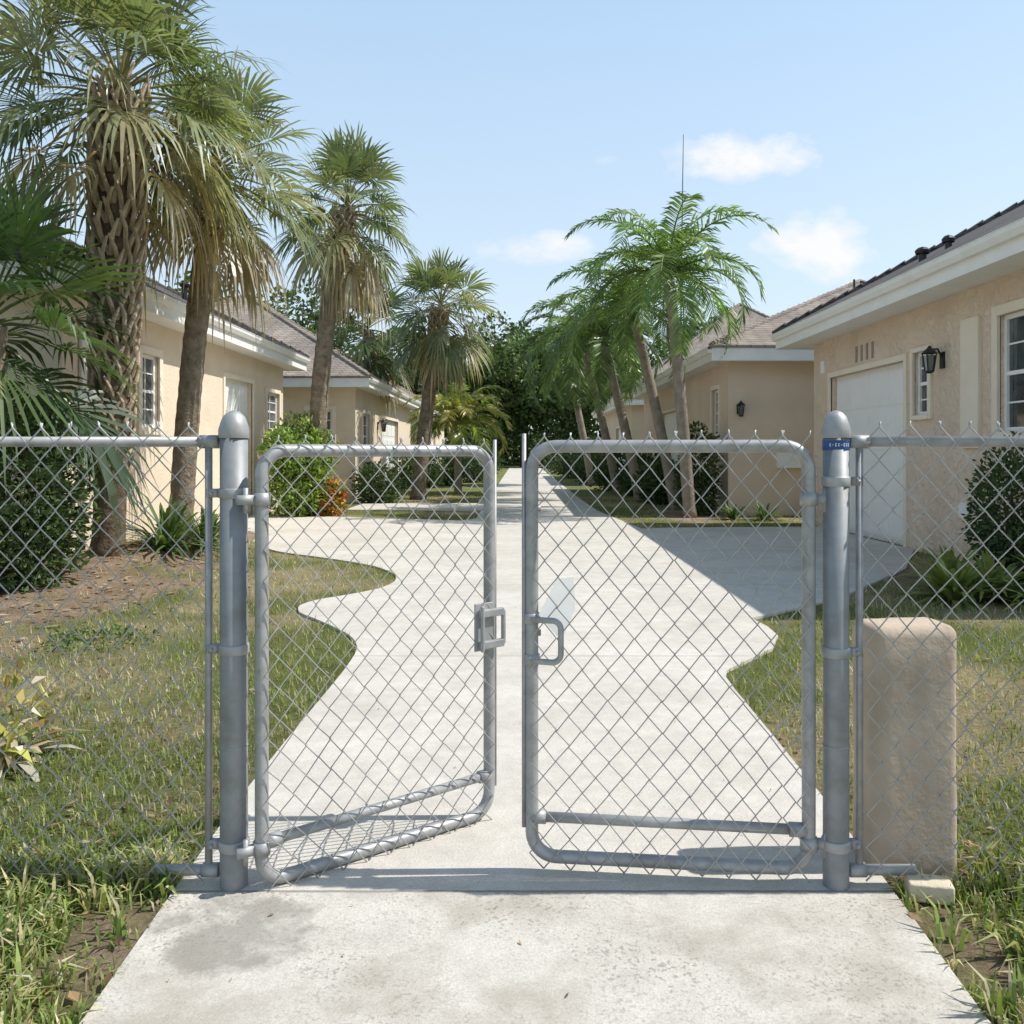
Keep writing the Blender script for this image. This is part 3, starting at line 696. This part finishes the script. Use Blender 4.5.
# ------------------------------------------------------------------ shrubs, plants, trees
def leaves(mb,c,rx,ry,rz_,n,ls,cols,seed=0,inner=.45,wr=.5):
    c=Vector(c)
    for k in range(n):
        d=Vector((random.gauss(0,1),random.gauss(0,1),random.gauss(0,1)))
        if d.length<1e-3: continue
        d.normalize(); lump=1+.28*noise.noise(d*2.3+Vector((seed,0,0)))+.14*noise.noise(d*6+Vector((0,seed,0)))
        f=(inner**3+(1-inner**3)*random.random())**(1/3)*lump
        p=c+Vector((d.x*rx,d.y*ry,d.z*rz_))*f
        if p.z<.02: continue
        o_=(d*.7+Vector((U_(-1,1),U_(-1,1),U_(-.6,1)))).normalized(); s_=o_.cross(Vector((U_(-1,1),U_(-1,1),U_(-1,1)))).normalized()
        l=ls*U_(.6,1.25); w=l*wr; mb.col=jit(random.choice(cols),.3)
        nrm=o_.cross(s_)*l*.12
        mb.poly(p,p+o_*l*.5+s_*w*.5+nrm,p+o_*l,p+o_*l*.5-s_*w*.5+nrm)
DG=[(.05,.09,.028),(.066,.11,.037),(.088,.13,.04)]; MG=[(.10,.165,.045),(.14,.205,.055),(.08,.135,.04)]; YG=[(.29,.40,.09),(.37,.46,.11),(.20,.31,.07),(.14,.22,.055)]
def shrub(label,c,rx,ry,rz_,n,ls,cols,group=None,name='shrub',cat='shrub',seed=None,loose=0):
    t=thing(name,label,cat,(c[0],c[1],0),group)
    seed=U_(0,50) if seed is None else seed
    m=MB()
    if loose:
        for k in range(loose):
            a=k*2.4; f=.62*math.sqrt((k+.5)/loose); s_=U_(.38,.6)
            leaves(m,(c[0]+rx*f*math.cos(a),c[1]+ry*f*math.sin(a),c[2]+rz_*U_(-.5,.5)),rx*s_,ry*s_,rz_*s_,n//loose,ls,cols,seed+k,.2)
    else: leaves(m,c,rx,ry,rz_,n,ls,cols,seed)
    leaves(m,(c[0],c[1],max(.15,c[2]-rz_*.5)),rx*.85,ry*.85,rz_*.55,n//3,ls,cols,seed+3); m.build('foliage',LEAF,t)
    m=MB()
    for k in range(7):
        a=k*.9; m.tube([(c[0]+.06*math.cos(a),c[1]+.06*math.sin(a),-.03),(c[0]+rx*.35*math.cos(a),c[1]+ry*.35*math.sin(a),c[2]*.7),(c[0]+rx*.6*math.cos(a),c[1]+ry*.6*math.sin(a),c[2]+rz_*.3)],[.03,.02,.006],5)
    m.build('stem',BARK,t); return t
shrub('big dark rounded bush behind the left fence at the left edge',(-5.45,9.2,1.0),.75,.8,1.05,5200,.10,DG)
shrub('bright yellow-green bush just right of the left gate post',(-5.2,19.7,1.2),.9,.7,1.25,4600,.15,YG,loose=9)
shrub('low red and orange leaved shrub beside the yellow-green bush',(-4.42,19.8,.42),.42,.4,.45,1400,.12,[(.55,.13,.04),(.62,.36,.06),(.14,.21,.05),(.6,.2,.05),(.2,.26,.06)],loose=5)
shrub('small dark bush under the straight fan palm at left',(-4.2,24.9,.55),.7,.6,.6,1300,.13,DG)
ORD=['first','second','third','fourth','fifth','sixth']
for k,(px,Y,r,h) in enumerate([(352,27.2,.9,1.2),(385,33.0,1.3,1.5),(415,35.5,1.3,1.4),(440,38,1.3,1.6),(468,42,1.4,1.6),(480,52,1.4,1.8)]):
    X=at(px,460,Y).x
    shrub(ORD[k]+' dark bush from the left in the row along the far left lawn',(X,Y,h*.5),r,.9,h*.6,1300,.19,DG,'bushes along the far left of the driveway')
shrub('tall dark bush at the corner of the second right house',(4.25,20.3,1.0),.5,.6,1.15,2000,.13,DG)
for k,(px,Y,r,h) in enumerate([(655,24.5,.8,1.1),(640,29,1.0,1.4),(612,33,1.1,1.5),(590,40,1.2,1.7),(572,48,1.3,1.9),(560,58,1.5,2.1)]):
    X=at(px,460,Y).x
    shrub(ORD[k]+' dark bush from the right in the row under the feather palms',(X+.3,Y,h*.5),r,.9,h*.6,1300,.18,DG,'bushes along the far right of the driveway')
shrub('dark green bush below the large window of the right house',(5.55,9.55,.85),.4,.62,.76,3000,.08,DG)
def strap(mb,c,n,L,w,cols,up=(.3,1.3)):
    c=Vector(c)
    for k in range(n):
        az=U_(0,6.283); el=U_(*up); l=L*U_(.6,1.15); d=Vector((math.cos(az)*math.cos(el),math.sin(az)*math.cos(el),math.sin(el))); s_=Vector((-math.sin(az),math.cos(az),0))*w*U_(.7,1.2)
        b0=c+Vector((U_(-1,1),U_(-1,1),0))*.06; mb.col=jit(random.choice(cols),.25); pr_=None
        for f,ww in ((0,.6),(.35,1),(.7,.8),(1,0)):
            p=b0+d*l*f+down*l*.45*f*f
            if ww==0: t=mb.vert(p); mb.face(pr_[0],pr_[1],t)
            else:
                q_=(mb.vert(p-s_*ww*.5),mb.vert(p+s_*ww*.5))
                if pr_: mb.face(pr_[0],pr_[1],q_[1],q_[0])
                pr_=q_
def strapplant(label,c,n,L,w,cols,group=None,name='strappy_plant'):
    m=MB(); strap(m,c,n,L,w,cols); tag(m.build(name,LEAF,origin=(c[0],c[1],0)),label,'plant',group)
strapplant('tall strappy green plant between the two nearest palm trunks',(-4.95,11.9,.12),110,1.45,.055,MG,'strappy plants')
strapplant('strappy green plant in front of the slender leaning palm',(-4.7,12.7,.1),90,1.3,.05,MG,'strappy plants')
strapplant('strappy plant left of the second right house corner, nearer the driveway',(4.75,18.9,0),60,.75,.05,MG,'strappy plants')
strapplant('strappy plant in front of the second right house wall',(5.35,18.6,0),60,.8,.05,MG,'strappy plants')
for k,(x,y,lab) in enumerate([(4.35,8.5,'arching strappy plant closest to the driveway below the right house'),(4.85,8.75,'arching strappy plant second from the driveway below the right house'),(5.2,8.35,'arching strappy plant in front of the dark window bush'),(4.9,9.6,'arching strappy plant beside the garage apron'),(5.6,8.9,'arching strappy plant nearest the right edge')]):
    strapplant(lab,(x,y,0),120,.9,.05,[(.18,.25,.065),(.24,.30,.075),(.29,.32,.09)],'strappy plants')
m=MB(); c=(-2.5,4.15,0)
strap(m,c,44,.46,.045,[(.48,.41,.29),(.60,.54,.42),(.36,.27,.17)],(-.2,.8)); strap(m,c,7,.5,.05,[(.5,.45,.10),(.42,.28,.08),(.18,.24,.06)],(.6,1.4)); leaves(m,(c[0],c[1],.22),.2,.2,.2,110,.09,[(.52,.46,.16),(.40,.31,.20),(.60,.54,.42),(.46,.3,.1),(.17,.22,.06)])
tag(m.build('withered_plant',LEAF,origin=c),'withered yellow and brown plant behind the left fence','plant')
m=MB(); leaves(m,(-3.3,6.6,.04),.42,.35,.07,500,.045,MG); tag(m.build('ground_cover',LEAF,origin=(-3.3,6.6,0)),'low bright green leafy weed clump on the left lawn','ground cover',kind='stuff')

def tree(label,base,h,rad,ncl,nleaf,ls,cols,group):
    t=thing('leafy_tree',label,'tree',base,group); b=Vector(base)
    m=MB(); m.tube([b-Vector((0,0,.2)),b+Vector((.1,0,h*.3)),b+Vector((-.1,.1,h*.6))],[h*.03,h*.022,h*.012],10); cl=[]
    for k in range(ncl):
        d=Vector((random.gauss(0,1),random.gauss(0,1),random.gauss(0,.8))).normalized()*U_(.35,1)
        cl.append(b+Vector((d.x*rad,d.y*rad,h*.56+d.z*h*.40)))
    for p in cl[::2]:
        s_=b+Vector((0,0,h*U_(.25,.5))); m.tube([s_,s_.lerp(p,.5)+Vector((0,0,.3)),p],[h*.010,h*.007,h*.003],5)
    m.build('trunk',BARK,t,True); m=MB()
    for p in cl:
        k_=U_(.7,1.4); rr=U_(.22,.4)*rad
        leaves(m,p,rr,rr,rr*.75,nleaf,ls,[tuple(v*k_ for v in c_) for c_ in cols],U_(0,90),.3,.6)
    m.build('crown',LEAF,t); return t
TD=[(.065,.11,.04),(.085,.135,.048),(.105,.155,.055)]; TM=[(.12,.175,.06),(.155,.205,.07),(.10,.15,.05)]
G_='trees closing the end of the driveway'
A=tree('dark leafy tree right behind the vanishing end of the driveway',(.4,86,0),15.5,5.4,42,170,.55,TD,G_)
Bt=tree('mid green leafy tree closing the view just left of the driveway end',(-2.6,83,0),16.0,5.2,40,170,.52,TM,G_)
spec=[(A,(4.6,84),.98,1.3,'dark leafy tree at the driveway end behind the farthest feather palm'),
 (Bt,(10,82),.95,2.2,'leafy tree rising behind the feather palms on the right'),
 (A,(-9.5,76),.9,.7,'dark leafy tree behind the round-crowned fan palm on the left'),
 (Bt,(-17,66),.95,3.9,'leafy tree showing above the second left house roof'),
 (A,(17,74),1.0,4.4,'leafy tree showing above the roof of the third right house'),
 (Bt,(-25,64),1.0,5.1,'leafy tree behind the nearest left house roof'),
 (A,(26,80),1.0,2.9,'leafy tree behind the second right house roof')]
for src,(x,y),s,rz_,lab in spec:
    c=copy_tree(src); c.location=(x,y,0); c.scale=(s,s,s); c.rotation_euler=(0,0,rz_); c['label']=lab
m=MB()
leaves(m,(0,98,2),60,4,8,9000,.95,TD,3,.2,.6)
leaves(m,(0,96,3),16,3,7,6500,.8,TD,5,.1,.6)
leaves(m,(0,92,1),16,2,2.6,4500,.5,TD,8,.1,.6)
tag(m.build('distant_woodland',LEAF),'dark far woodland seen as one mass behind the trees','woodland',kind='stuff')

# ------------------------------------------------------------------ light, world, camera
EL=R(52); AZ=R(1.0)
s=Vector((math.cos(EL)*math.cos(AZ),math.cos(EL)*math.sin(AZ),math.sin(EL)))
sun=bpy.data.lights.new('sun','SUN'); sun.energy=5.0; sun.angle=R(.5); sun.color=(1,.97,.915)
so=bpy.data.objects.new('sun',sun); COL.objects.link(so); so.rotation_euler=s.to_track_quat('Z','Y').to_euler(); so.location=(20,5,30)
w=bpy.data.worlds.new('World'); sc.world=w; w.use_nodes=True; nt=w.node_tree; nt.nodes.clear()
out=nd(nt,'ShaderNodeOutputWorld'); bg=nd(nt,'ShaderNodeBackground'); bg.inputs['Strength'].default_value=.15
sky=nd(nt,'ShaderNodeTexSky',sky_type='NISHITA'); sky.sun_disc=False; sky.sun_elevation=EL; sky.sun_rotation=R(90)-AZ; sky.air_density=1.0; sky.dust_density=1.2; sky.ozone_density=1.0
tc=nd(nt,'ShaderNodeTexCoord').outputs['Generated']; sp=nd(nt,'ShaderNodeSeparateXYZ'); nt.links.new(tc,sp.inputs[0])
yy=mth(nt,'MAXIMUM',sp.outputs[1],.05); u=mth(nt,'DIVIDE',sp.outputs[0],yy); v=mth(nt,'DIVIDE',sp.outputs[2],yy)
cb=nd(nt,'ShaderNodeCombineXYZ'); nt.links.new(u,cb.inputs[0]); nt.links.new(mth(nt,'MULTIPLY',v,1.5),cb.inputs[1])
nz=mth(nt,'MULTIPLY',mth(nt,'SUBTRACT',noi(nt,cb.outputs[0],15,9,.6),.5),3.0)
# bright summer haze low in the sky, clear deeper blue overhead
hzc=nd(nt,'ShaderNodeVectorMath',operation='SCALE'); nt.links.new(ramp(nt,sp.outputs[2],[(0.0,(.68,.745,.78)),(.25,(.60,.735,.845)),(.48,(.47,.66,.86)),(.75,(.14,.23,.33))]),hzc.inputs[0]); hzc.inputs['Scale'].default_value=9.6
base=mix(nt,sky.outputs[0],hzc.outputs[0],.57)
tot=None
for px,py,a,b_,st in ((745,155,90,32,1.0),(820,248,70,44,1.0),(537,248,72,20,.85),(607,161,18,9,.45),(690,150,34,16,.5)):
    e=mth(nt,'ADD',mth(nt,'POWER',mth(nt,'DIVIDE',mth(nt,'SUBTRACT',u,(px-CX)/F),a/F),2.0),mth(nt,'POWER',mth(nt,'DIVIDE',mth(nt,'SUBTRACT',v,(CY-py)/F),b_/F),2.0))
    k=mth(nt,'MULTIPLY',mth(nt,'ADD',mth(nt,'SUBTRACT',.8,e),nz),st,True)
    tot=k if tot is None else mth(nt,'MAXIMUM',tot,k)
fac=mth(nt,'MULTIPLY',tot,.92)
c=mix(nt,base,(6.7,6.65,6.6),fac)
nt.links.new(c,bg.inputs['Color']); nt.links.new(bg.outputs[0],out.inputs[0])
cam=bpy.data.cameras.new('camera'); cam.sensor_width=36; cam.lens=36*F/1024; cam.shift_x=-(CX-512)/1024; cam.shift_y=-(512-CY)/1024; cam.clip_start=.05; cam.clip_end=2000
co=bpy.data.objects.new('camera',cam); COL.objects.link(co); co.location=(0,0,H); co.rotation_euler=(R(90),0,0); sc.camera=co
sc.view_settings.view_transform='Standard'; sc.view_settings.look='None'; sc.view_settings.exposure=0
